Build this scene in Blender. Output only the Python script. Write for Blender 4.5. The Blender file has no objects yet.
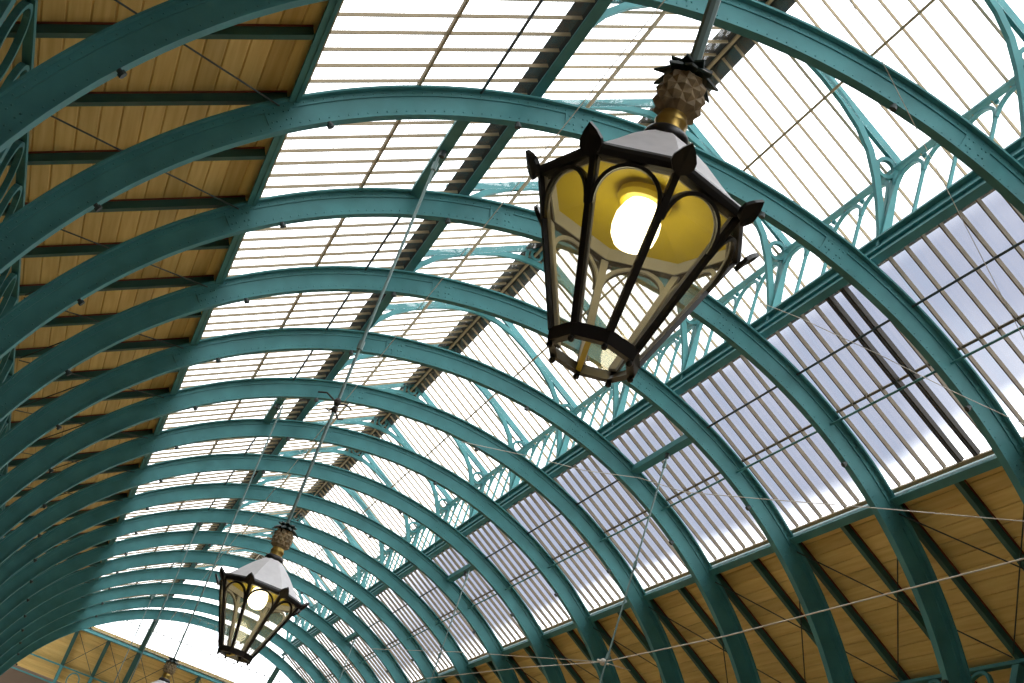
import bpy, math, random
from mathutils import Vector, Matrix
PI = math.pi
random.seed(7)
C = bpy.context.scene.collection
# ------------------------------------------------------------------ scale and layout
# the hall runs along +y; cross-section in x,z measured in radii of the iron arches
S = 6.5          # radius of an arch in metres
Z0 = 3.8         # height of the springing line above the floor
Y0 = 1.5228      # nearest arch in view (radii from the camera's station)
BAY = 0.38386    # arch spacing
NR = 16
SLOPE = math.tan(math.radians(30))
CO, SI = math.cos(math.radians(30)), math.sin(math.radians(30))
def P(x, y, z): return Vector((S*x, S*y, S*z + Z0))
def zs(x): return 0.986 + SLOPE*(0.338 - abs(x))      # soffit of the lower glazing bars
def zb(x): return 0.777 + SLOPE*(0.660 - abs(x))      # soffit of the rafters under the boards
def zu(x): return 1.360 - SLOPE*abs(x)                # soffit of the ridge roof's glazing bars
ORD = ['nearest', 'second', 'third', 'fourth', 'fifth', 'sixth', 'seventh', 'eighth', 'ninth', 'tenth', 'eleventh',
       'twelfth', 'thirteenth', 'fourteenth', 'fifteenth', 'farthest']
def archname(k):
    if k < 0: return 'arch just behind the nearest one'
    return ORD[k] + ' arch'
def bayname(k):
    if k < 0: return 'in front of the nearest arch'
    if k >= NR-1: return 'beyond the farthest arch'
    return 'between the %s and %s arches' % (ORD[k], ORD[k+1])

# ------------------------------------------------------------------ materials
def newmat(name):
    m = bpy.data.materials.new(name); m.use_nodes = True
    nt = m.node_tree; b = nt.nodes['Principled BSDF']
    return m, nt, b
def plain(name, col, rough=.5, metal=0, var=0.0, scale=6, bump=0.0, spec=.5):
    m, nt, b = newmat(name)
    b.inputs['Roughness'].default_value = rough; b.inputs['Metallic'].default_value = metal
    b.inputs['Specular IOR Level'].default_value = spec
    b.inputs['Base Color'].default_value = (*col, 1)
    if var or bump:
        tc = nt.nodes.new('ShaderNodeNewGeometry')
        n = nt.nodes.new('ShaderNodeTexNoise'); n.inputs['Scale'].default_value = scale; n.inputs['Detail'].default_value = 6
        nt.links.new(tc.outputs['Position'], n.inputs['Vector'])
        r = nt.nodes.new('ShaderNodeMapRange'); r.inputs[1].default_value = .3; r.inputs[2].default_value = .7
        r.inputs[3].default_value = 1-var; r.inputs[4].default_value = 1+var
        nt.links.new(n.outputs['Fac'], r.inputs[0])
        mx = nt.nodes.new('ShaderNodeVectorMath'); mx.operation = 'SCALE'; mx.inputs[0].default_value = col
        nt.links.new(r.outputs[0], mx.inputs['Scale']); nt.links.new(mx.outputs[0], b.inputs['Base Color'])
        if bump:
            bp = nt.nodes.new('ShaderNodeBump'); bp.inputs['Strength'].default_value = bump; bp.inputs['Distance'].default_value = .01
            nt.links.new(n.outputs['Fac'], bp.inputs['Height']); nt.links.new(bp.outputs[0], b.inputs['Normal'])
    return m
def glass(name, tint, gloss=.06, haze=.03, hazecol=(.8, .8, .8)):
    m = bpy.data.materials.new(name); m.use_nodes = True; nt = m.node_tree
    nt.nodes.remove(nt.nodes['Principled BSDF']); out = nt.nodes['Material Output']
    t = nt.nodes.new('ShaderNodeBsdfTransparent'); t.inputs[0].default_value = (*tint, 1)
    g = nt.nodes.new('ShaderNodeBsdfGlossy'); g.inputs['Roughness'].default_value = .04; g.inputs[0].default_value = (1, 1, 1, 1)
    d = nt.nodes.new('ShaderNodeBsdfDiffuse'); d.inputs[0].default_value = (*hazecol, 1)
    a = nt.nodes.new('ShaderNodeMixShader'); a.inputs[0].default_value = haze
    c = nt.nodes.new('ShaderNodeMixShader'); c.inputs[0].default_value = gloss
    nt.links.new(t.outputs[0], a.inputs[1]); nt.links.new(d.outputs[0], a.inputs[2])
    nt.links.new(a.outputs[0], c.inputs[1]); nt.links.new(g.outputs[0], c.inputs[2]); nt.links.new(c.outputs[0], out.inputs[0])
    return m
def emit(name, col, st):
    m = bpy.data.materials.new(name); m.use_nodes = True; nt = m.node_tree
    nt.nodes.remove(nt.nodes['Principled BSDF'])
    e = nt.nodes.new('ShaderNodeEmission'); e.inputs[0].default_value = (*col, 1); e.inputs[1].default_value = st
    nt.links.new(e.outputs[0], nt.nodes['Material Output'].inputs[0]); return m
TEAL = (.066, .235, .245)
M = dict(
    teal=plain('teal_paint', TEAL, .5, var=.14, scale=3, bump=.05, spec=.3),
    cream=plain('cream_paint', (.32, .25, .145), .6, var=.1, scale=9),
    weathered=plain('weathered_bar_paint', (.15, .118, .078), .65, var=.15, scale=9),  # darker cream copy: shade on right-lower bars and purlin put into the colour
    rafter=plain('dark_green_paint', (.030, .115, .108), .5, var=.12, scale=3),  # teal darkened for the rafters, their shade is in the colour
    brown=plain('dark_brown_paint', (.026, .018, .012), .6),
    red=plain('red_oxide_strip', (.20, .045, .018), .7, var=.2, scale=5),
    lead=plain('lead_flashing', (.028, .03, .028), .7, var=.15),
    black=plain('black_iron_paint', (.012, .011, .010), .38),
    white=plain('white_roof_paint', (.74, .72, .73), .6, var=.06, scale=14),
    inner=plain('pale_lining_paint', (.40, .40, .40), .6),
    gilt=plain('gilt_paint', (.60, .47, .03), .38, var=.08, scale=8),
    brass=plain('aged_brass', (.42, .28, .07), .35, .7, var=.2, scale=20),
    stone=plain('pineapple_stone', (.27, .20, .105), .7, var=.35, scale=18, bump=.3),
    leaf=plain('dark_leaf_paint', (.012, .030, .024), .45),
    rod=plain('grey_green_steel', (.16, .24, .23), .4, .3),
    wire=plain('pale_wire', (.62, .57, .50), .6),
    darkwire=plain('dark_iron_rod', (.03, .045, .045), .5),
    floor=plain('stone_floor', (.46, .32, .15), .7, var=.12, scale=2),
    wall=plain('buff_wall', (.14, .10, .07), .8, var=.08, scale=2),
    glass=glass('roof_glass', (.95, .96, .97), .05, .03, (.85, .85, .82)),
    pane=glass('lantern_glass', (.90, .90, .88), .07, .05, (.75, .73, .66)),
    bulb=emit('bulb_glow', (1.0, .87, .55), 7.0),
)
def boards(name):
    m, nt, b = newmat(name)
    uv = nt.nodes.new('ShaderNodeUVMap'); uv.uv_map = 'UVMap'
    sp = nt.nodes.new('ShaderNodeSeparateXYZ'); nt.links.new(uv.outputs[0], sp.inputs[0])
    fl = nt.nodes.new('ShaderNodeMath'); fl.operation = 'FLOOR'; nt.links.new(sp.outputs['Y'], fl.inputs[0])
    wn = nt.nodes.new('ShaderNodeTexWhiteNoise'); wn.noise_dimensions = '1D'; nt.links.new(fl.outputs[0], wn.inputs['W'])
    mp = nt.nodes.new('ShaderNodeMapping'); mp.inputs['Scale'].default_value = (.6, 3.0, 1)
    nt.links.new(uv.outputs[0], mp.inputs[0])
    n = nt.nodes.new('ShaderNodeTexNoise'); n.inputs['Scale'].default_value = 1.5; n.inputs['Detail'].default_value = 8
    nt.links.new(mp.outputs[0], n.inputs['Vector'])
    r = nt.nodes.new('ShaderNodeValToRGB')
    r.color_ramp.elements[0].position = .3; r.color_ramp.elements[0].color = (.70, .50, .17, 1)
    r.color_ramp.elements[1].position = .7; r.color_ramp.elements[1].color = (.85, .66, .27, 1)
    nt.links.new(n.outputs['Fac'], r.inputs[0])
    k = nt.nodes.new('ShaderNodeMapRange'); k.inputs[3].default_value = .88; k.inputs[4].default_value = 1.1
    nt.links.new(wn.outputs['Value'], k.inputs[0])
    sc = nt.nodes.new('ShaderNodeVectorMath'); sc.operation = 'SCALE'
    nt.links.new(r.outputs[0], sc.inputs[0]); nt.links.new(k.outputs[0], sc.inputs['Scale'])
    nt.links.new(sc.outputs[0], b.inputs['Base Color']); b.inputs['Roughness'].default_value = .6
    return m
M['board'] = boards('varnished_boards')

# ------------------------------------------------------------------ mesh helper
class MB:
    def __init__(s): s.v = []; s.f = []; s.uv = None; s.smooth = False
    def add(s, vs, fs):
        o = len(s.v); s.v += [tuple(v) for v in vs]; s.f += [tuple(i+o for i in f) for f in fs]
    def beam(s, a, b, w, h, up=(0, 0, 1)):
        """box from a to b, w across, h along 'up'"""
        a, b, up = Vector(a), Vector(b), Vector(up); t = (b-a).normalized()
        n = t.cross(up).normalized(); u = n.cross(t).normalized()
        vs = [p + n*(w/2*i) + u*(h/2*j) for p in (a, b) for i, j in ((-1, -1), (1, -1), (1, 1), (-1, 1))]
        s.add(vs, [(3, 2, 1, 0), (4, 5, 6, 7), (0, 1, 5, 4), (1, 2, 6, 5), (2, 3, 7, 6), (3, 0, 4, 7)]); return s
    def sweep(s, pts, prof, bn, closed=False):
        """profile (u along normal, v along binormal bn) along a planar polyline"""
        bn = Vector(bn).normalized(); pts = [Vector(p) for p in pts]; n = len(pts); m = len(prof); vs = []
        for i, p in enumerate(pts):
            if closed: t = pts[(i+1) % n]-pts[i-1]
            else: t = pts[min(i+1, n-1)]-pts[max(i-1, 0)]
            nn = bn.cross(t.normalized())
            vs += [p + nn*u + bn*v for u, v in prof]
        fs = []
        for i in range(n if closed else n-1):
            j = (i+1) % n
            for k in range(m):
                l = (k+1) % m; fs.append((i*m+k, j*m+k, j*m+l, i*m+l))
        if not closed: fs += [tuple(range(m)), tuple((n-1)*m+k for k in reversed(range(m)))]
        s.add(vs, fs); return s
    def tube(s, pts, r, n=6):
        pts = [Vector(p) for p in pts]; vs = []
        t0 = (pts[1]-pts[0]).normalized(); ref = Vector((0, 0, 1)) if abs(t0.z) < .9 else Vector((1, 0, 0))
        for i, p in enumerate(pts):
            t = (pts[min(i+1, len(pts)-1)]-pts[max(i-1, 0)]).normalized()
            a = t.cross(ref).normalized(); b = a.cross(t)
            vs += [p + (a*math.cos(2*PI*k/n) + b*math.sin(2*PI*k/n))*r for k in range(n)]
        fs = [(i*n+k, i*n+(k+1) % n, (i+1)*n+(k+1) % n, (i+1)*n+k) for i in range(len(pts)-1) for k in range(n)]
        fs += [tuple(reversed(range(n))), tuple((len(pts)-1)*n+k for k in range(n))]
        s.add(vs, fs); s.smooth = n > 6; return s
    def lathe(s, prof, n=24, ph=0, c=(0, 0), cap0=True, cap1=True):
        vs = [(c[0]+r*math.cos(ph+2*PI*k/n), c[1]+r*math.sin(ph+2*PI*k/n), z) for r, z in prof for k in range(n)]
        fs = [(i*n+k, i*n+(k+1) % n, (i+1)*n+(k+1) % n, (i+1)*n+k) for i in range(len(prof)-1) for k in range(n)]
        if cap0: fs.append(tuple(reversed(range(n))))
        if cap1: fs.append(tuple((len(prof)-1)*n+k for k in range(n)))
        s.add(vs, fs); return s
    def ball(s, c, r, nu=8, nv=5, sz=1.0):
        vs = [(c[0], c[1], c[2]-r*sz)]
        for j in range(1, nv):
            a = -PI/2+PI*j/nv
            vs += [(c[0]+r*math.cos(a)*math.cos(2*PI*k/nu), c[1]+r*math.cos(a)*math.sin(2*PI*k/nu), c[2]+r*sz*math.sin(a)) for k in range(nu)]
        vs.append((c[0], c[1], c[2]+r*sz)); fs = [(0, 1+(k+1) % nu, 1+k) for k in range(nu)]
        for j in range(nv-2):
            fs += [(1+j*nu+k, 1+j*nu+(k+1) % nu, 1+(j+1)*nu+(k+1) % nu, 1+(j+1)*nu+k) for k in range(nu)]
        L = len(vs)-1; fs += [(L, L-nu+k, L-nu+(k+1) % nu) for k in range(nu)]
        s.add(vs, fs); return s
    def quad(s, a, b, c, d, th=0):
        a, b, c, d = map(Vector, (a, b, c, d))
        if th:
            n = (b-a).cross(d-a).normalized()*th
            s.add([a, b, c, d, a+n, b+n, c+n, d+n], [(3, 2, 1, 0), (4, 5, 6, 7), (0, 1, 5, 4), (1, 2, 6, 5), (2, 3, 7, 6), (3, 0, 4, 7)])
        else: s.add([a, b, c, d], [(0, 1, 2, 3)])
        return s
    def data(s, name, mat, smooth=None, bevel=0):
        me = bpy.data.meshes.new(name); me.from_pydata(s.v, [], s.f); me.update()
        if s.uv:
            l = me.uv_layers.new(name='UVMap')
            for lp in me.loops: l.data[lp.index].uv = s.uv[lp.vertex_index]
        me.materials.append(M[mat] if isinstance(mat, str) else mat)
        if (s.smooth if smooth is None else smooth):
            for p in me.polygons: p.use_smooth = True
            me.set_sharp_from_angle(angle=math.radians(40))
        return me
    def obj(s, name, mat, parent=None, smooth=None, loc=None):
        o = bpy.data.objects.new(name, s.data(name, mat, smooth)); C.objects.link(o)
        if parent: o.parent = parent
        if loc is not None: o.location = loc
        return o
def thing(name, label, cat, loc=(0, 0, 0), group=None):
    o = bpy.data.objects.new(name, None); C.objects.link(o); o.location = loc; o.empty_display_size = .2
    return tag(o, label, cat, group)
def tag(o, label, cat, group=None):
    o['label'] = label; o['category'] = cat
    if group: o['group'] = group
    return o
def struct(o): o['kind'] = 'structure'; return o
def copy_tree(root, loc, label=None):
    r = root.copy(); C.objects.link(r); r.location = loc
    if label: r['label'] = label
    for ch in list(root.children):
        c = ch.copy(); C.objects.link(c); c.parent = r
        for g in list(ch.children):
            d = g.copy(); C.objects.link(d); d.parent = c
    return r
def part(proto_mesh, name, parent, loc=(0, 0, 0)):
    o = bpy.data.objects.new(name, proto_mesh); C.objects.link(o); o.parent = parent; o.location = loc; return o
def L(x, z, dy=0): return Vector((S*x, dy, S*z))      # local cross-section point (origin: springing centre of a bay line)
def base(k): return Vector((0, S*(Y0+k*BAY), Z0))
B = BAY*S

# ------------------------------------------------------------------ arches
HW = .0449*S/2
FW = .056
def arc(r, a0, a1, n, dy=0): return [Vector((r*math.cos(a0+(a1-a0)*i/n), dy, r*math.sin(a0+(a1-a0)*i/n))) for i in range(n+1)]
def make_arch(k):
    t = thing('arched_rib', 'teal riveted iron arch, the %s from the camera, spanning the whole hall' % ORD[max(k, 0)], 'arch', base(k), 'teal iron arches of the hall')
    rect = lambda a, b, c, d: [(a, c), (b, c), (b, d), (a, d)]
    MB().sweep(arc(S, 0, PI, 128), rect(-HW+.012, HW-.012, -.012, .012), (0, 1, 0)).obj('web', 'teal', t)
    # normal points inward (bn x t): top flange is at negative u
    MB().sweep(arc(S+HW, 0, PI, 128), rect(-.011, .011, -.088, .088), (0, 1, 0)).obj('top_flange', 'teal', t)
    MB().sweep(arc(S-HW, 0, PI, 128), rect(-.011, .011, -FW, FW), (0, 1, 0)).obj('bottom_flange', 'teal', t)
    for rr, nm in ((S+HW-.045, 'angle_iron'), (S-HW+.045, 'angle_iron')):
        sg = 1 if rr > S else -1
        a = MB()
        a.sweep(arc(rr, 0, PI, 128), rect(-.033, .033, -.026, -.012), (0, 1, 0)); a.sweep(arc(rr, 0, PI, 128), rect(-.033, .033, .012, .026), (0, 1, 0))
        a.obj(nm, 'teal', t)
    rv = MB()
    for rr in (S+HW-.045, S-HW+.045):
        for i in range(1, 200):
            a = PI*i/200
            for sg in (-1, 1):
                c = Vector((rr*math.cos(a), sg*.026, rr*math.sin(a))); tx = Vector((-math.sin(a), 0, math.cos(a))); nx = Vector((math.cos(a), 0, math.sin(a)))
                w = .011
                rv.add([c+tx*w, c+nx*w, c-tx*w, c-nx*w, c+Vector((0, sg*.010, 0))], [(0, 1, 4), (1, 2, 4), (2, 3, 4), (3, 0, 4)] if sg < 0 else [(1, 0, 4), (2, 1, 4), (3, 2, 4), (0, 3, 4)])
    o = rv.obj('rivets', 'teal', t); o['kind'] = 'stuff'
    for a in (22, 48, 76, 104, 132, 158):
        a = math.radians(a); m = MB()
        for sg in (-1, 1):
            m.sweep([Vector((S*math.cos(a+d), sg*.018, S*math.sin(a+d))) for d in (-.022, 0, .022)], rect(-HW+.075, HW-.075, -.007, .007), (0, 1, 0))
            for du in (-.045, .045):
                for dv in (-.10, -.05, .05, .10):
                    rr = S+du; aa = a+dv/S
                    m.ball((rr*math.cos(aa), sg*.027, rr*math.sin(aa)), .011, 6, 4)
        m.obj('splice_plate', 'teal', t)
    for a in (30, 56, 84, 110, 128, 150):
        a = math.radians(a); m = MB(); r0 = S-HW-.012
        c = Vector((r0*math.cos(a), -.045, r0*math.sin(a))); n = Vector((math.cos(a), 0, math.sin(a)))
        m.tube([c, c-n*.03], .022, 8); m.tube([c-n*.028, c-n*.062], .036, 8)
        m.obj('lamp_holder', 'darkwire', t)
    return t
arch0 = make_arch(0)
for k in range(1, NR):
    copy_tree(arch0, base(k), 'teal riveted iron arch, the %s from the camera, spanning the whole hall' % ORD[k])
for k, w in ((-1, 'teal iron arch just overhead, before the nearest one in view'), (-2, 'teal iron arch overhead, just beyond the nearest lantern'), (-3, 'teal iron arch overhead, on the camera side of the nearest lantern')):
    copy_tree(arch0, base(k), w)

# ------------------------------------------------------------------ lantern-roof trusses standing over each arch
def make_truss(k):
    t = thing('roof_truss', '', 'truss', base(k), 'teal trusses of the raised ridge roof')
    for sg in (-1, 1):
        up = (sg*SI, 0, CO)
        xe = .335 if sg > 0 else .312
        MB().beam(L(sg*xe, zu(xe)+.0165), L(0, zu(0)+.0165), .06, .10, up).obj('rafter', 'teal', t)
        pr = [(-.04, -.03), (.04, -.03), (.04, .03), (-.04, .03)]
        xo = 0 if sg > 0 else .012
        MB().sweep([L(sg*(.330-xo), 1.02), L(sg*(.3275-xo), 1.07), L(sg*(.323-xo), 1.13), L(sg*(.3185-xo), 1.185)], pr, (0, 1, 0)).obj('post', 'teal', t)
        ctl = [(.324, 1.02), (.316, 1.055), (.303, 1.098), (.286, 1.143), (.262, 1.190), (.232, 1.226), (.191, 1.259), (.142, 1.289), (.091, 1.313), (.040, 1.327), (0, 1.330)]
        MB().sweep([L(sg*x, z) for x, z in ctl], pr, (0, 1, 0)).obj('arched_brace', 'teal', t)
        MB().sweep([L(sg*.2985, 1.171)+Vector((.115*math.cos(2*PI*i/20), 0, .115*math.sin(2*PI*i/20))) for i in range(20)],
                   [(-.022, -.028), (.022, -.028), (.022, .028), (-.022, .028)], (0, 1, 0), True).obj('ring', 'teal', t)
    MB().sweep([L(0, 1.353)+Vector((.085*math.cos(2*PI*i/20), 0, .085*math.sin(2*PI*i/20))) for i in range(20)],
               [(-.018, -.028), (.018, -.028), (.018, .028), (-.018, .028)], (0, 1, 0), True).obj('ring', 'teal', t)
    for sg in (-1, 1):
        MB().beam(L(sg*.022, 1.329), L(sg*.027, 1.372), .04, .05, (1, 0, 0)).obj('strut', 'teal', t)
    return t
tr0 = make_truss(0)
for k in range(-1, NR):
    lb = 'teal ridge roof truss with ringed brackets standing over the %s' % archname(k)
    if k == 0: tr0['label'] = lb
    else: copy_tree(tr0, base(k), lb)

# ------------------------------------------------------------------ glazing of each bay: four slopes
def slab(pts, th): return pts
def make_glazing(side, upper):
    """origin at the bay's nearer arch"""
    sg = -1 if side == 'left' else 1
    z = zu if upper else zs
    x0, x1 = (((.312 if sg < 0 else .42), .006) if upper else (.655, .330))
    def Q(x, dy, off): return L(sg*(x+off/S*SI), z(x)+off/S*CO, dy)
    t = thing('roof_light', '', 'skylight', base(0), ('upper ' if upper else 'lower ')+side+' roof lights')
    e = .031 if upper else .004
    g = MB().quad(Q(x0, e, .046), Q(x0, B-e, .046), Q(x1, B-e, .046), Q(x1, e, .046), .006)
    g.obj('glass_sheet', 'glass', t)
    bar = MB()
    w, h, off = (.013, .036, .018) if upper or sg < 0 else (.020, .052, .010)
    bar.beam(Q(x0, 0, off), Q(x1, 0, off), w, h, (sg*SI, 0, CO))
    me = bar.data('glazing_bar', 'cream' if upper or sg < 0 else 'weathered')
    for i in range(7 if upper else 8):
        part(me, 'glazing_bar', t, (0, B*(i+.5)/8, 0))
    return t
GL = {}
for upper in (False, True):
    for side in ('left', 'right'):
        p = make_glazing(side, upper)
        for k in range(-1, NR-1):
            if upper: lb = '%s slope of ridge glazing %s' % (side, bayname(k))
            else: lb = '%s lower glazed roof panel %s' % (side, bayname(k))
            if k == 0: p['label'] = lb; GL[(side, upper, k)] = p
            else: GL[(side, upper, k)] = copy_tree(p, base(k), lb)
# a double set of dark bars in one right-hand bay
dk = MB()
for e in (-.028, .028):
    dk.beam(L(.655, zs(.655)+.001, e), L(.33, zs(.33)+.001, e), .03, .06, (SI, 0, CO))
dkm = dk.data('dark_glazing_bar', 'brown')
for ch in GL[('right', False, 1)].children:
    i = round((ch.location.y/B)*8-.5)
    if ch.name.startswith('glazing_bar') and i in (2, 3):
        ch.data = dkm; ch['label'] = 'doubled dark brown glazing bar'

YA, YB = Y0-1.06*BAY, Y0+(NR-1)*BAY+.02      # extent of members that run the whole length
YR = -.75                                     # where the hall behind the camera is closed off
def along(x, z, y0=YA, y1=YB): return P(x, y0, z), P(x, y1, z)
# ------------------------------------------------------------------ long members
for sg, side in ((-1, 'left'), (1, 'right')):
    # edge beam at the top of the boards
    t = thing('edge_beam', 'long teal beam along the top of the %s boarded slope' % side, 'beam', P(sg*.661, YA, .77))
    o = -P(sg*.661, YA, .77)
    up = (sg*SI, 0, CO)
    ad = lambda a, b: (a+o, b+o)
    MB().beam(*ad(*along(sg*.662, .788, YR)), .04, .17, up).obj('web', 'teal', t)
    MB().beam(*ad(*along(sg*.661, .776, YR)), .11, .016, up).obj('bottom_flange', 'teal', t)
    MB().beam(*ad(*along(sg*.6565, .7985, YR)), .05, .05, up).obj('glazing_trim', 'cream', t)
    # purlin under the middle of the lower glazing
    t = thing('purlin', 'cream purlin under the %s lower glazing, running the whole hall' % side, 'purlin', P(sg*.5, YA, zs(.5)))
    o = -P(sg*.5, YA, zs(.5))
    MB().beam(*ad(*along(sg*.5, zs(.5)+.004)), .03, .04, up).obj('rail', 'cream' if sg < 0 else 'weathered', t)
    if sg > 0: MB().beam(*ad(*along(sg*.4985, zs(.5)-.021)), .026, .026, up).obj('stay_bar', 'teal', t)
    # purlin of the ridge roof
    MBp = MB().beam(*along(sg*.163, zu(.163)-.003), .03, .04, up)
    tag(MBp.obj('purlin', 'cream'), 'thin cream purlin halfway up the %s slope of the ridge roof' % side, 'purlin')
    # lantern sill
    t = thing('lantern_sill', 'teal double rail at the foot of the %s clerestory' % side, 'beam', P(sg*.33, YA, 1.0))
    o = -P(sg*.33, YA, 1.0)
    MB().beam(*ad(*along(sg*.3235, 1.008)), .03, .26).obj('web', 'teal', t)
    MB().beam(*ad(*along(sg*.3195, 1.010)), .06, .03).obj('moulding', 'teal', t)
    MB().beam(*ad(*along(sg*.3195, 1.030)), .11, .026).obj('top_rail', 'teal', t)
    MB().beam(*ad(*along(sg*.3195, .988)), .11, .026).obj('bottom_rail', 'teal', t)
    MB().beam(*ad(*along(sg*(.338 if sg < 0 else .333), 1.000)), .19 if sg < 0 else .12, .02).obj('flashing', 'lead', t)
    # clerestory eaves rail
    t = thing('eaves_rail', 'teal rail along the top of the %s clerestory arcade' % side, 'rail', P(sg*.33, YA, 1.19))
    o = -P(sg*.33, YA, 1.19)
    ex = .320 if sg > 0 else -.306
    MB().beam(*ad(*along(ex, 1.184)), .04, .075).obj('rail', 'teal', t)
    MB().beam(*ad(*along(ex-.002*sg, 1.177)), .085, .016).obj('flange', 'teal', t)
t = thing('ridge_beam', 'dark ridge beam with cream strip along the very top of the roof', 'beam', P(0, YA, 1.355))
o = -P(0, YA, 1.355)
MB().beam(*ad(*along(0, 1.360)), .035, .05).obj('ridge_strip', 'cream', t)
for sg in (-1, 1):
    MB().beam(*ad(*along(sg*.016, zu(.016)+.0145)), .27, .012, (sg*SI, 0, CO)).obj('ridge_flashing', 'lead', t)

# ------------------------------------------------------------------ clerestory arcades
def make_arcade(side):
    sg = -1 if side == 'left' else 1
    t = thing('clerestory_arcade', '', 'arcade', base(0), side+' clerestory arcades')
    x = .320 if sg > 0 else -.306
    mu = MB().beam(L(x, 1.032), L(x, 1.135), .032, .036, (1, 0, 0)); mu.ball(L(x-.004*sg, 1.158), .032, 8, 5)
    mm = mu.data('mullion', 'teal')
    for i in (1, 2, 3): part(mm, 'mullion', t, (0, B*i/4, 0))
    r = B/8-.01
    pts = [Vector((S*x, r*math.cos(a), S*1.128+r*.85*math.sin(a))) for a in [PI*i/14 for i in range(15)]]
    hm = MB().sweep(pts, [(-.02, -.02), (.02, -.02), (.02, .02), (-.02, .02)], (1, 0, 0)).data('arch_head', 'teal')
    for i in range(4): part(hm, 'arch_head', t, (0, B*(i+.5)/4, 0))
    for e, d in ((0, 1), (B, -1)):
        pts = [Vector((S*x, e+d*v, S*z)) for v, z in ((.035, 1.035), (.04, 1.08), (.05, 1.12), (.09, 1.15), (.15, 1.168))]
        MB().sweep(pts, [(-.03, -.025), (.03, -.025), (.03, .025), (-.03, .025)], (1, 0, 0)).obj('bracket', 'teal', t)
    return t
for side in ('left', 'right'):
    p = make_arcade(side)
    for k in range(-1, NR-1):
        lb = '%s clerestory arcade of thin teal mullions %s' % (side, bayname(k))
        if k == 0: p['label'] = lb
        else: copy_tree(p, base(k), lb)

# ------------------------------------------------------------------ boarded slopes
def board_mesh(origin, e_len, e_down, length, depth, bw, normal):
    """planks run along e_len, laid side by side down e_down"""
    m = MB(); m.uv = []
    n = int(round(depth/bw)); bw = depth/n; g = .006
    e_len, e_down, normal = Vector(e_len), Vector(e_down), Vector(normal)
    for i in range(n):
        a = origin + e_down*(i*bw+g); b = origin + e_down*((i+1)*bw-g)
        vs = [a+normal*.004, a+normal*.0+e_down*.008, b-e_down*.008, b+normal*.004]
        q = []
        # chamfered plank underside
        sec = [(0, .02), (0, .008), (.008, 0), (bw-2*g-.008, 0), (bw-2*g, .008), (bw-2*g, .02)]
        for s_ in (0, length):
            for u, w in sec: q.append(a + e_down*u + normal*w + e_len*s_)
        fs = [(k, k+1, 7+k, 6+k) for k in range(5)]
        m.add(q, fs)
        m.uv += [(s_, i+.1+.8*u/bw) for s_ in (0, length) for u, w in sec]
    a = origin + normal*.02
    m.add([a, a+e_len*length, a+e_len*length+e_down*depth, a+e_down*depth], [(0, 1, 2, 3)]); m.uv += [(0, .5), (length, .5), (length, n-.5), (0, n-.5)]
    a = origin + normal*.06
    m.add([a, a+e_len*length, a+e_len*length+e_down*depth, a+e_down*depth], [(3, 2, 1, 0)]); m.uv += [(0, .5), (length, .5), (length, n-.5), (0, n-.5)]
    return m
XF = .984        # foot of the visible slope
XW = 1.085       # wall face behind the foot girder
OFF = .115        # boards sit this far above the rafters' soffits
dep = (XW+.03-.655)/CO*S
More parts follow.
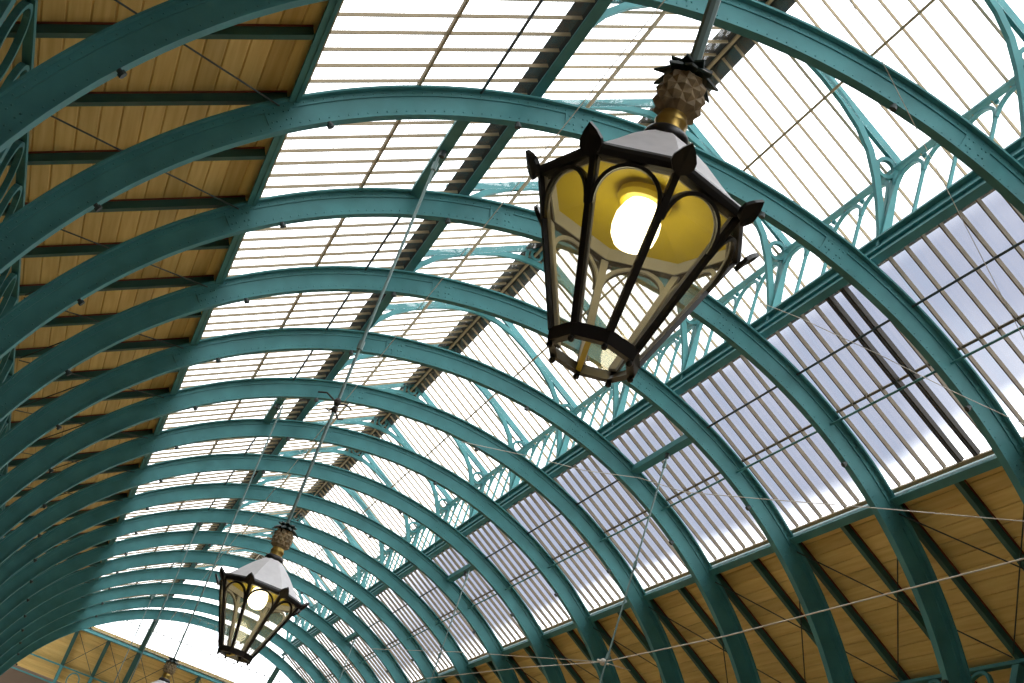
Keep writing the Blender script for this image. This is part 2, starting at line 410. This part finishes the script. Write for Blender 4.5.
for sg, side in ((-1, 'left'), (1, 'right')):
    nrm = Vector((sg*SI, 0, CO))
    o = P(sg*.655, YR, zb(.655)) + nrm*OFF
    m = board_mesh(o, (0, 1, 0), (sg*CO, 0, -SI), (YB+.0-YR)*S, dep, .205, nrm)
    struct(m.obj('ceiling_'+side, 'board'))
    # rafters
    proto = thing('rafter', '', 'rafter', base(0), 'rafters under the %s boarded slope' % side)
    a = L(sg*.668, zb(.668)); b = L(sg*1.075, zb(1.075))
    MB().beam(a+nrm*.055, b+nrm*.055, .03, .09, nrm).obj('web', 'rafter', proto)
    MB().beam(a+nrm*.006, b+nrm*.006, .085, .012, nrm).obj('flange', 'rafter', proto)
    MB().beam(a+nrm*.107, b+nrm*.107, .06, .016, nrm).obj('packing_strip', 'red', proto)
    first = True
    for k in range(-2, 2*NR-1):
        y = Y0+k*BAY/2
        if k % 2 == 0: lb = 'teal rafter on the %s boarded slope beside the %s' % (side, archname(k//2))
        else: lb = 'teal rafter on the %s boarded slope midway %s' % (side, bayname((k-1)//2))
        if first: proto.location = (0, S*y, Z0); proto['label'] = lb; first = False
        else: copy_tree(proto, (0, S*y, Z0), lb)
    # crossing tie rods, one pair a bay
    for k in range(-1, NR-1):
        for d in (0, 1):
            ya, yb = (0, B) if d == 0 else (B, 0)
            m = MB().tube([L(sg*.675, zb(.675)-.002-.006*d, ya), L(sg*.975, zb(.975)-.002-.006*d, yb)], .009)
            o = m.obj('tie_rod', 'darkwire', loc=base(k))
            tag(o, 'thin rod on %s boards %s, top end %s' % (side, bayname(k), 'nearer' if d == 0 else 'farther'), 'tie rod', 'bracing rods of the %s boarded slope' % side)
    # ringed girder at the foot of the slope
    t = thing('foot_girder', 'ornamental teal girder of rings and posts at the foot of the %s slope' % side, 'girder', P(sg*XF, YA, .472))
    o = -P(sg*XF, YA, .472)
    gx = sg*(XF+.008)
    MB().beam(*ad(*along(gx, .584)), .09, .05).obj('top_rail', 'teal', t)
    MB().beam(*ad(*along(gx, .447)), .09, .05).obj('bottom_rail', 'teal', t)
    pm = MB().beam(Vector((S*(gx-sg*XF), 0, S*-.08)), Vector((S*(gx-sg*XF), 0, S*.105)), .13, .11, (1, 0, 0)).data('post', 'teal')
    rm = MB().sweep([Vector((S*(gx-sg*XF), .30*math.cos(2*PI*i/24), S*.0435+.40*math.sin(2*PI*i/24))) for i in range(24)],
                    [(-.022, -.03), (.022, -.03), (.022, .03), (-.022, .03)], (1, 0, 0), True).data('ring', 'teal')
    sm = MB()
    for d in (-1, 1):
        sm.sweep([Vector((S*(gx-sg*XF), d*(.36+.26*(1-math.cos(a))), S*.0435-.42+.84*math.sin(a))) for a in [PI/2*i/8 for i in range(9)]],
                 [(-.02, -.025), (.02, -.025), (.02, .025), (-.02, .025)], (1, 0, 0))
    bk = []
    for d in (-1, 1):
        bk.append(MB().sweep([Vector((S*(gx-sg*XF)-sg*0, d*(.06+.55*(1-math.cos(a))), -S*.08+.55*math.sin(a))) for a in [PI/2*i/8 for i in range(9)]],
                 [(-.025, -.03), (.025, -.03), (.025, .03), (-.025, .03)], (1, 0, 0)).data('scroll_bracket', 'teal'))
    for k in range(-1, NR):
        y = (Y0+k*BAY-YA)*S
        part(pm, 'post', t, (0, y, 0))
        for b_ in bk: part(b_, 'scroll_bracket', t, (0, y, 0))
        if k < NR-1:
            for f in (.30, .70): part(rm, 'ring', t, (0, y+B*f, 0))

# ------------------------------------------------------------------ longitudinal tie rods and the beams the lanterns hang from
HX, HZ = .405, .9375
for sg, side, beams in ((-1, 'left', (-3, 1, 5, 9, 13)), (1, 'right', (3, 7, 11))):
    m = MB()
    o = m.tube(along(sg*HX, HZ), .016).obj('tie_rod', 'darkwire')
    tag(o, 'long thin iron rod threading the arches under the %s lower glazing' % side, 'tie rod')
    for k in beams:
        t = thing('hanger_beam', 'short teal beam under the %s glazing %s, carrying a hanging rod' % (side, bayname(k)), 'beam', P(sg*HX, Y0+k*BAY, HZ), 'short beams that carry the hanging rods')
        MB().beam((0, .03, .0), (0, B-.03, .0), .13, .11).obj('bar', 'teal', t)
        MB().tube([(0, B/2, -.05), (0, B/2, -.13)], .035, 8).obj('hook_socket', 'darkwire', t)

# ------------------------------------------------------------------ lanterns
def octa(r, z, ph=0): return [Vector((r*math.cos(ph+i*PI/4), r*math.sin(ph+i*PI/4), z)) for i in range(8)]
RB, RT, ZB, ZR = .184, .446, .052, .6825
def make_lantern():
    t = thing('hanging_lantern', '', 'lantern', (0, 0, 0), 'hanging lanterns')
    # bottom ring: band plus inner frame
    def band(r0, z0, r1, z1, th, up=True):
        m = MB(); a = octa(r0, z0); b = octa(r1, z1); c = octa(r0-th[0], z0); d = octa(r1-th[1], z1)
        vs = a+b+c+d
        fs = []
        for i in range(8):
            j = (i+1) % 8
            fs += [(i, j, 8+j, 8+i), (16+j, 16+i, 24+i, 24+j), (j, i, 16+i, 16+j), (8+i, 8+j, 24+j, 24+i)]
        m.add(vs, fs); return m
    bt = band(RB+.006, 0, RB+.014, ZB+.004, (.034, .002)).obj('bottom_ring', 'black', t)
    for p in octa(RB-.008, -.012):
        MB().ball(p, .014, 8, 6).obj('knob', 'black', bt)
    ra, rb_ = .9*RB*math.cos(PI/8), .97*RB
    MB().beam((ra*math.cos(3*PI/8), ra*math.sin(3*PI/8), .014), (rb_*math.cos(6*PI/4), rb_*math.sin(6*PI/4), .014), .022, .016).obj('hatch_bar', 'gilt', t)
    # corner bars: black outside, pale inside
    a, b = octa(RB+.004, ZB), octa(RT, ZR)
    for p, q in zip(a, b):
        n = Vector((p.x, p.y, 0)).normalized()
        w = MB().beam(p, q, .026, .022, n).obj('corner_bar', 'black', t)
        MB().beam(p-n*.017, q-n*.017, .034, .014, n).obj('bar_lining', 'inner', w)
    # glass panes with an arched head bar
    for i in range(8):
        j = (i+1) % 8; k_ = .006
        p0, p1, q1, q0 = a[i], a[j], b[j], b[i]
        pane = MB().quad(p0, p1, q1, q0, -.003).obj('glass_pane', 'pane', t)
        # arch in the plane of the pane: u across, v up
        def at(u, v): return p0.lerp(q0, v).lerp(p1.lerp(q1, v), u)
        nrm = (p1-p0).cross(q0-p0).normalized()
        pts = []
        v0, v1 = .70, .965
        for s_ in range(17):
            th = PI*s_/16
            pts.append(at(.5-.465*math.cos(th), v0+(v1-v0)*math.sin(th)) + nrm*.006)
        MB().sweep(pts, [(-.008, -.007), (.008, -.007), (.008, .007), (-.008, .007)], nrm).obj('arched_bar', 'black', t)
        pts2 = [p_-nrm*.014 for p_ in pts]
        MB().sweep(pts2, [(-.010, -.004), (.010, -.004), (.010, .004), (-.010, .004)], nrm).obj('arch_lining', 'inner', t)
    # rim
    rim = MB(); prof = [(RT-.035, ZR-.012), (RT+.012, ZR-.012), (RT+.022, ZR+.012), (RT+.022, ZR+.03), (RT+.002, ZR+.052), (RT-.035, ZR+.052)]
    rim.lathe(prof+[prof[0]], 8, 0, cap0=False, cap1=False)
    rim.obj('rim', 'black', t)
    MB().lathe([(RT-.036, ZR-.012), (RT-.036, ZR+.048), (RT-.043, ZR+.048), (RT-.043, ZR-.012), (RT-.036, ZR-.012)], 8, cap0=False, cap1=False).obj('rim_lining', 'inner', t)
    # leaf finials on the eight corners
    for i in range(8):
        an = i*PI/4; m = MB()
        c = Vector((math.cos(an), math.sin(an), 0)); s_ = Vector((-math.sin(an), math.cos(an), 0))
        o = c*(RT+.018); zz = ZR-.028
        out = [(-.030, 0), (-.050, .045), (-.048, .080), (-.028, .125), (0, .165), (.028, .125), (.048, .080), (.050, .045), (.030, 0)]
        zz = ZR-.012
        def fp(v):      # leaf curls outward as it rises
            return c*(.006+.072*(v/.165)**1.2) + Vector((0, 0, zz-.014+.098*v/.165))
        vs = [o+s_*u+fp(v) for u, v in out]
        mid = [o+fp(v)-c*.004+Vector((0, 0, -.016))*1.0 for v in (0, .07, .13)]
        bk_ = [v-c*.014+Vector((0, 0, .012)) for v in vs]
        n = len(vs); allv = vs+mid+bk_
        f = [(0, 1, n+1, n), (1, 2, n+1), (2, 3, n+2, n+1), (3, 4, n+2), (4, 5, n+2), (5, 6, n+1, n+2), (6, 7, n+1), (7, 8, n, n+1), (8, 0, n)]
        f = [tuple(reversed(x)) for x in f]
        f.append(tuple(n+3+q for q in range(n)))
        for q in range(n): f.append((q, n+3+q, n+3+(q+1) % n, (q+1) % n))
        m.add(allv, f); m.obj('leaf_finial', 'black', t)
    # roof: pale eight-sided cone, slightly hollow
    MB().lathe([(RT-.012, ZR+.05), (.335, .835), (.235, .945), (.150, 1.025), (.085, 1.08)], 8, cap0=False, cap1=True).obj('lantern_roof', 'white', t)
    # gilt reflector and lamp
    MB().lathe([(RT-.044, ZR+.044), (.26, ZR+.085), (.12, ZR+.12)], 8, cap0=False, cap1=True).obj('reflector', 'gilt', t, smooth=False)
    MB().lathe([(.075, ZR+.115), (.118, ZR+.10), (.118, ZR+.075), (.10, ZR+.06), (.072, ZR+.06), (.065, ZR+.08)], 24, cap0=False, cap1=True).obj('lamp_holder', 'gilt', t, smooth=True)
    MB().lathe([(.055, ZR+.08), (.078, ZR+.045), (.098, ZR-.01), (.10, ZR-.055), (.092, ZR-.10), (.07, ZR-.135), (.036, ZR-.152), (.004, ZR-.156)], 20).obj('bulb', 'bulb', t, smooth=True)
    # collar, neck, pineapple, crown of leaves
    MB().lathe([(.080, 1.055), (.096, 1.065), (.103, 1.085), (.096, 1.11), (.078, 1.125), (.07, 1.13)], 24).obj('collar', 'black', t, smooth=True)
    MB().lathe([(.072, 1.125), (.066, 1.15), (.072, 1.17), (.073, 1.18), (.064, 1.20), (.06, 1.225)], 24).obj('neck', 'brass', t, smooth=True)
    m = MB(); nu, nv = 9, 6; z0, z1 = 1.210, 1.438
    def pin(u, v, e=0):
        zz = z0+(z1-z0)*v; q = (v-.46)/.60
        r = .100*math.sqrt(max(0, 1-q*q))**.8+e
        if v < 0.02: r = .055
        return Vector((r*math.cos(u), r*math.sin(u), zz))
    for j in range(-1, nv):
        for i in range(nu):
            u = 2*PI*(i+.5*(j % 2))/nu; du = PI/nu
            v0, v1, v2 = j/nv, (j+1)/nv, (j+2)/nv
            cl_ = lambda v: min(max(v, 0), 1)
            A, Bq, Cq, D = pin(u, cl_(v0)), pin(u+du, cl_(v1)), pin(u, cl_(v2)), pin(u-du, cl_(v1))
            E_ = pin(u, cl_(v1)-.01, .016 if 0 <= v1 <= .93 else .006)
            m.add([A, Bq, Cq, D, E_], [(0, 1, 4), (1, 2, 4), (2, 3, 4), (3, 0, 4)])
    m.add(octa(.08, 1.424), [tuple(range(8))])
    m.obj('pineapple', 'stone', t, smooth=False)
    for ring, (n, r1, zt, ph) in enumerate(((9, .150, 1.424, 0), (8, .105, 1.466, .3))):
        for i in range(n):
            an = 2*PI*i/n+ph; c = Vector((math.cos(an), math.sin(an), 0)); s_ = Vector((-math.sin(an), math.cos(an), 0)); zb = 1.420+.012*ring
            mid = .62*r1
            vs = [c*.03+s_*.022+Vector((0, 0, zb)), c*.03-s_*.022+Vector((0, 0, zb)), c*mid+s_*.030+Vector((0, 0, zt+.014)), c*mid-s_*.030+Vector((0, 0, zt+.014)), c*r1+Vector((0, 0, zt-.016 if ring == 0 else zt+.02)),
                  c*mid+Vector((0, 0, zt+.028)), c*.03+Vector((0, 0, zb+.016))]
            low = [v-Vector((0, 0, .012)) for v in vs[:5]]
            mm = MB(); mm.add(vs+low, [(0, 2, 5, 6), (2, 4, 5), (4, 3, 5), (3, 1, 6, 5), (7, 8, 10, 9), (9, 10, 11), (0, 7, 9, 2), (2, 9, 11, 4), (4, 11, 10, 3), (3, 10, 8, 1), (1, 8, 7, 0), (0, 6, 1)])
            mm.obj('crown_leaf', 'leaf', t)
    return t
lan = make_lantern()
PH = 3.0718
LS = .913
def place(o, x, y, z, tilt=0, rod_top=None, rz=PH):
    d = (P(x, y, z) - P(-.61211, 0, -.3321)).normalized()       # a lantern hangs a degree or so out of plumb
    o.rotation_euler = (Matrix.Rotation(tilt, 3, d) @ Matrix.Rotation(rz, 3, 'Z')).to_euler()
    o.location = P(x, y, z); o.scale = (LS, LS, LS)
lan['label'] = 'large lit black lantern with white roof and pineapple top, nearest the camera'
place(lan, -.4245, .694, .0058, math.radians(.45))
def lantern(x, y, z, label, rz=PH):
    r = copy_tree(lan, (0, 0, 0), label); place(r, x, y, z, 0, None, rz); return r
lantern(-.4065, Y0+1.53*BAY, .0225, 'lit lantern hanging lower left, second in the row, its pale roof in full view', PH+.45)
lantern(-.392, Y0+5.5*BAY, .0115, 'third lantern of the left row, only its pineapple top in frame', PH)
# hanging rods
def rod(x, y, z0, z1, label, r=.014, fit=None, group='lantern rods of the left row'):
    t = thing('hanging_rod', label, 'rod', P(x, y, z0), group)
    MB().tube([(0, 0, 0), (0, 0, (z1-z0)*S)], r, 8).obj('shaft', 'rod', t)
    for f in (fit or (.97,)):
        MB().tube([(0, 0, (z1-z0)*S*f-.05), (0, 0, (z1-z0)*S*f+.05)], r*2.0, 8).obj('coupling', 'rod', t)
    return t
rod(-.4215, .694, .0058+1.45*LS/S, HZ-.008, 'thick grey rod rising from the nearest lantern out of view', .026)
t = rod(-.4085, Y0+1.53*BAY, .0225+1.45*LS/S, HZ-.008, 'steel rod carrying the second lantern, with a tangled clamp partway', .016, (.96, .455))
cz_ = (.4359-(.0225+1.45*LS/S))*S
cm = MB().ball((0, 0, cz_+.04), .038, 8, 5, 1.3).ball((0, 0, cz_-.04), .034, 8, 5, 1.3)
for dx, dz in ((.16, .06), (-.22, .10), (.12, -.12), (-.08, -.07)):
    cm.tube([(0, 0, cz_+dz*.3), (dx*.6, .02, cz_+dz), (dx, .04, cz_+dz*.75)], .010, 5)
cm.obj('clamp', 'brown', t)
rod(-.392, Y0+5.5*BAY, .0115+1.45*LS/S, HZ-.008, 'thin rod of the third lantern, dropping from the beam beyond the sixth arch', .014, (.96, .6))
rod(-.4066, Y0+9.5*BAY, .20, HZ-.008, 'faint rod left of the third lantern, hung beyond the tenth arch', .014, (.96, .6))
rod(-.4066, Y0+13.5*BAY, .20, HZ-.008, 'farthest faint rod of the left row, hung beyond the fourteenth arch', .014)
g2 = 'hanging rods of the right row'
rod(.405, Y0+3.5*BAY, .20, HZ-.008, 'pale rod down to the wire hub by the right boards', .014, (.96, .62, .33), g2)
rod(.405, Y0+7.4*BAY, .20, HZ-.008, 'thin pale rod of the right row, hung beyond the eighth arch', .013, (.96, .6), g2)
rod(.405, Y0+11.5*BAY, .20, HZ-.008, 'farthest thin rod of the right row, hung beyond the twelfth arch', .013, (.96,), g2)

# ------------------------------------------------------------------ thin wires
def wire(pts, label, r=.006, mat='wire', sag=0):
    q = []
    for a, b in zip(pts[:-1], pts[1:]):
        for i in range(8):
            f = i/8; q.append(P(*[a[j]+(b[j]-a[j])*f for j in range(3)]) - Vector((0, 0, sag*4*f*(1-f))))
    q.append(P(*pts[-1]))
    return tag(MB().tube(q, r, 5).obj('wire', mat), label, 'wire', 'thin wires slung through the hall')
YH, HUBZ = 2.88558926, 0.43027332
wire([(.405, YH, HUBZ), (.405, 2.3, .405), (.405, 1.2, .385)], 'pale wire from the hub on the right rod toward the lower right edge', .008)
wire([(.043, 3.361, .939), (.184, 3.219, .922), (.29, 3.085, .894), (.372, 2.908, .863), (.442, 2.796, .83), (.518, 2.545, .784), (.593, 2.256, .729), (.676, 1.893, .653), (.73, 1.6, .57)],
     'long pale wire strung under the arches across the right glazing to the right edge', .0065)
wire([(.20, 2.07, .915), (.271, 2.033, .90), (.392, 1.952, .854), (.487, 1.873, .804), (.568, 1.778, .749), (.63, 1.68, .69)], 'dotted pale wire over the doubled dark glazing bars at right', .005)
wire([(.405, YH, HUBZ), (.30, 3.7, .52), (.22, 4.6, .62)], 'pale wire from the hub back toward the far arches', .006)
wire([(.405, YH, HUBZ), (.70, 3.5, .60)], 'short pale wire from the hub up to the right boards', .006)
wire([(.405, YH, HUBZ), (.25, 2.9, .36), (.1, 3.1, .30)], 'pale wire from the hub falling toward the lower left', .006)
wire([(-.274, 1.0, .905), (-.274, 7.2, .905)], 'dotted pale wire running the length of the hall left of the ridge', .005)
wire([(-.079, 1.33, .927), (.041, 1.422, .929), (.171, 1.511, .914), (.286, 1.578, .885), (.459, 1.653, .809), (.56, 1.69, .74)], 'dotted pale wire dropping across the top right corner', .004)
hb = MB().ball(P(.405, YH, HUBZ), .05, 10, 6)
hb.tube([P(.405, YH, HUBZ)-Vector((.09, 0, 0)), P(.405, YH, HUBZ)+Vector((.09, 0, 0))], .015)
tag(hb.obj('wire_hub', 'wire'), 'small pale hub where the wires meet on the right rod', 'clamp')

# ------------------------------------------------------------------ far end: slope of the cross avenue
YE, ZE = 7.58, .797
XE0, XE1 = -1.6, 1.6
nrm = Vector((0, SI, CO)); dn = Vector((0, CO, -SI))
def E(x, d, off=0): return P(x, YE, ZE)+dn*(d*S/CO)+nrm*off      # d: horizontal run below the edge (negative: up toward the camera)
m = board_mesh(E(XE0, -.006, .13), (1, 0, 0), dn, (XE1-XE0)*S, .44/CO*S, .205, nrm)
struct(m.obj('ceiling_far', 'board'))
t = thing('edge_beam', 'teal beam across the top of the far boarded slope', 'beam', E(0, 0)); o = -E(0, 0)
MB().beam(E(XE0, .0)+o, E(XE1, .0)+o, .05, .16, nrm).obj('web', 'teal', t)
MB().beam(E(XE0, -.006, .06)+o, E(XE1, -.006, .06)+o, .05, .04, nrm).obj('glazing_trim', 'cream', t)
far_x = [-.65+.1635*i for i in range(9)]
for i, x in enumerate(far_x):
    main = i in (2, 6)
    t = thing('rafter', ['teal rafter on the far boarded slope, leftmost in view', 'second teal rafter from the left on the far boarded slope', 'heavy teal rafter of the far slope, running on up under the glass at left',
               'teal rafter of the far slope behind the third lantern', 'middle teal rafter of the far boarded slope', 'teal rafter right of the middle of the far slope',
               'heavy teal rafter of the far slope, running up under the glass at right', 'second teal rafter from the right on the far slope', 'rightmost teal rafter of the far boarded slope'][i], 'rafter', E(x, 0), 'rafters of the far slope')
    o = -E(x, 0)
    d0 = -.30 if main else .005
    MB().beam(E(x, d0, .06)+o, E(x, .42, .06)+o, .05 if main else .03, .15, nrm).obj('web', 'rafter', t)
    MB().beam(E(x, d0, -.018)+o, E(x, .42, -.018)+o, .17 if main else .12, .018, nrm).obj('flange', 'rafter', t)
for i in range(6):
    x = far_x[i]
    for d in (0, 1):
        a, b = (x, far_x[i+1]) if d == 0 else (far_x[i+1], x)
        tag(MB().tube([E(a, .01, -.03), E(b, .29, -.03)], .010).obj('tie_rod', 'darkwire'),
            'thin rod across the far boards in the %s bay from the left, leaning %s' % (['first', 'second', 'third', 'fourth', 'fifth', 'sixth'][i], 'right' if d == 0 else 'left'), 'tie rod', 'bracing rods of the far slope')
t = thing('roof_light', 'far glazed slope seen white beyond the last arch', 'skylight', E(0, 0)); o = -E(0, 0)
MB().quad(E(XE0, 0, .07)+o, E(XE1, 0, .07)+o, E(XE1, -.33, .07)+o, E(XE0, -.33, .07)+o, .006).obj('glass_sheet', 'glass', t)
gb = MB().beam(E(0, -.33, .045)+o, E(0, 0, .045)+o, .012, .03, nrm).data('glazing_bar', 'cream')
for i in range(50): part(gb, 'glazing_bar', t, (S*(-.8+i*.042), 0, 0))
MB().beam(E(XE0, -.15, .02)+o, E(XE1, -.15, .02)+o, .02, .02, nrm).obj('stay_bar', 'darkwire', t)
t = thing('foot_girder', 'ringed teal girder at the foot of the far boarded slope, lower left corner', 'girder', E(0, .29, -.05)); o = -E(0, .29, -.05)
MB().beam(E(XE0, .29, -.03)+o, E(XE1, .29, -.03)+o, .06, .05).obj('top_rail', 'teal', t)
MB().beam(E(XE0, .29, -.03)+o-Vector((0, 0, .62)), E(XE1, .29, -.03)+o-Vector((0, 0, .62)), .06, .05).obj('bottom_rail', 'teal', t)
rm = MB().sweep([Vector((.2*math.cos(2*PI*i/20), 0, -.32+.27*math.sin(2*PI*i/20))) for i in range(20)], [(-.02, -.03), (.02, -.03), (.02, .03), (-.02, .03)], (0, 1, 0), True).data('ring', 'teal')
pm = MB().beam((0, 0, -.75), (0, 0, 0), .10, .08, (0, 1, 0)).data('post', 'teal')
for i in range(9):
    part(pm, 'post', t, (S*far_x[i], 0, 0)); part(rm, 'ring', t, (S*(far_x[i]+.082), 0, 0))

# ------------------------------------------------------------------ shell: floor, walls, roof and light block behind the camera
YF = 8.04
for n_, sg in ((1, -1), (2, 1)):
    struct(MB().beam(Vector((sg*6.62, YR*S, Z0/2)), Vector((sg*6.62, YB*S, Z0/2)), .85, Z0).obj('trim_%d' % n_, 'wall'))
struct(MB().quad(Vector((-11, YR*S, 0)), Vector((11, YR*S, 0)), Vector((11, YF*S, 0)), Vector((-11, YF*S, 0)), -.2).obj('floor', 'floor'))
for sg, side in ((-1, 'left'), (1, 'right')):
    zt = zb(XW)*S+Z0+.1
    m = MB().beam(Vector((sg*(XW*S+.1), YR*S, zt/2)), Vector((sg*(XW*S+.1), YB*S+.1, zt/2)), .2, zt)
    struct(m.obj('wall_'+side, 'wall'))
zf = (E(0, .43).z)+.22
struct(MB().beam(Vector((-11, YF*S+.1, zf/2)), Vector((11, YF*S+.1, zf/2)), .2, zf).obj('wall_far', 'wall'))
struct(MB().beam(Vector((-11, YR*S-.1, 4.5)), Vector((11, YR*S-.1, 4.5)), .2, 9.0).obj('wall_near', 'wall'))
for n_, (sg, up_) in enumerate(((-1, 0), (1, 0), (-1, 1), (1, 1))):
    z = zu if up_ else zs
    x0, x1 = ((.345, 0) if up_ else (.655, .33))
    a = [P(sg*x0, YR, z(x0)+.01), P(sg*x0, YA, z(x0)+.01), P(sg*x1, YA, z(x1)+.01), P(sg*x1, YR, z(x1)+.01)]
    struct(MB().quad(*a, .03 if sg < 0 else -.03).obj('window_%d' % (n_-1) if up_ else 'ceiling_near', 'glass' if up_ else 'wall'))  # unseen lower slopes made opaque instead of glazed, to keep light off the arches
for sg in (-1, 1):
    struct(MB().beam(P(sg*.335, YR, 1.08), P(sg*.335, YA, 1.08), .04, .21*S).obj('wall_clerestory', 'wall'))

# ------------------------------------------------------------------ sky
w = bpy.data.worlds.new('sky'); bpy.context.scene.world = w; w.use_nodes = True
nt = w.node_tree; bg = nt.nodes['Background']
tc = nt.nodes.new('ShaderNodeTexCoord')
nz = nt.nodes.new('ShaderNodeTexNoise'); nz.inputs['Scale'].default_value = 3.4; nz.inputs['Detail'].default_value = 5; nz.inputs['Roughness'].default_value = .55
nt.links.new(tc.outputs['Generated'], nz.inputs['Vector'])
sep = nt.nodes.new('ShaderNodeSeparateXYZ'); nt.links.new(tc.outputs['Generated'], sep.inputs[0])
# open sky shows low on the right-hand side: ratio x / z
dv = nt.nodes.new('ShaderNodeMath'); dv.operation = 'DIVIDE'; nt.links.new(sep.outputs['X'], dv.inputs[0])
mz = nt.nodes.new('ShaderNodeMath'); mz.operation = 'MAXIMUM'; mz.inputs[1].default_value = .05; nt.links.new(sep.outputs['Z'], mz.inputs[0]); nt.links.new(mz.outputs[0], dv.inputs[1])
mr = nt.nodes.new('ShaderNodeMapRange'); mr.interpolation_type = 'SMOOTHSTEP'
mr.inputs[1].default_value = .60; mr.inputs[2].default_value = .74; nt.links.new(dv.outputs[0], mr.inputs[0])
cr = nt.nodes.new('ShaderNodeMapRange'); cr.interpolation_type = 'SMOOTHSTEP'; cr.inputs[1].default_value = .66; cr.inputs[2].default_value = .44; cr.inputs[3].default_value = .90
nt.links.new(nz.outputs['Fac'], cr.inputs[0])
mu = nt.nodes.new('ShaderNodeMath'); mu.operation = 'MULTIPLY'; nt.links.new(mr.outputs[0], mu.inputs[0]); nt.links.new(cr.outputs[0], mu.inputs[1])
ab = nt.nodes.new('ShaderNodeMath'); ab.operation = 'DIVIDE'; nt.links.new(sep.outputs['X'], ab.inputs[0])
my = nt.nodes.new('ShaderNodeMath'); my.operation = 'MAXIMUM'; my.inputs[1].default_value = .05; nt.links.new(sep.outputs['Y'], my.inputs[0]); nt.links.new(my.outputs[0], ab.inputs[1])
az = nt.nodes.new('ShaderNodeMapRange'); az.interpolation_type = 'SMOOTHSTEP'; az.inputs[1].default_value = .12; az.inputs[2].default_value = .22; nt.links.new(ab.outputs[0], az.inputs[0])
m2 = nt.nodes.new('ShaderNodeMath'); m2.operation = 'MULTIPLY'; nt.links.new(mu.outputs[0], m2.inputs[0]); nt.links.new(az.outputs[0], m2.inputs[1]); mu = m2
# white cloud bank towards the horizon
nb = nt.nodes.new('ShaderNodeMath'); nb.operation = 'MULTIPLY_ADD'; nb.inputs[1].default_value = .25; nt.links.new(nz.outputs['Fac'], nb.inputs[0]); nt.links.new(dv.outputs[0], nb.inputs[2])
cb = nt.nodes.new('ShaderNodeMapRange'); cb.interpolation_type = 'SMOOTHSTEP'; cb.inputs[1].default_value = 1.25; cb.inputs[2].default_value = 1.14; nt.links.new(nb.outputs[0], cb.inputs[0])
m3 = nt.nodes.new('ShaderNodeMath'); m3.operation = 'MULTIPLY'; nt.links.new(mu.outputs[0], m3.inputs[0]); nt.links.new(cb.outputs[0], m3.inputs[1]); mu = m3
mx = nt.nodes.new('ShaderNodeMix'); mx.data_type = 'RGBA'; nt.links.new(mu.outputs[0], mx.inputs['Factor'])
SKY = 4.2
lo = nt.nodes.new('ShaderNodeMapRange'); lo.interpolation_type = 'SMOOTHSTEP'     # cloud is thinner and brighter overhead than low on the left
lo.inputs[1].default_value = -.9; lo.inputs[2].default_value = 0; lo.inputs[3].default_value = 1.5; lo.inputs[4].default_value = SKY
nt.links.new(dv.outputs[0], lo.inputs[0])
mx.inputs['B'].default_value = (.57, .62, .80, 1); nt.links.new(lo.outputs[0], mx.inputs['A'])
nt.links.new(mx.outputs['Result'], bg.inputs[0]); bg.inputs[1].default_value = 1.0

# ------------------------------------------------------------------ camera
cam = bpy.data.cameras.new('camera'); co = bpy.data.objects.new('camera', cam); C.objects.link(co)
cam.sensor_fit = 'HORIZONTAL'; cam.sensor_width = 36; cam.lens = 1432.2/1024*36; cam.clip_start = .05; cam.clip_end = 300
R3 = Matrix(((0.89284, -0.411833, -0.182293), (-0.328487, -0.318573, -0.889161), (0.308112, 0.853759, -0.419716)))
co.matrix_world = Matrix.Translation(P(-0.61211, 0, -0.3321)) @ R3.to_4x4()
bpy.context.scene.camera = co
sc = bpy.context.scene
sc.view_settings.view_transform = 'Standard'; sc.view_settings.look = 'None'; sc.view_settings.gamma = 1
sc.view_settings.use_curve_mapping = False; sc.view_settings.exposure = 0.0
sc.cycles.transparent_max_bounces = 24; sc.cycles.max_bounces = 8
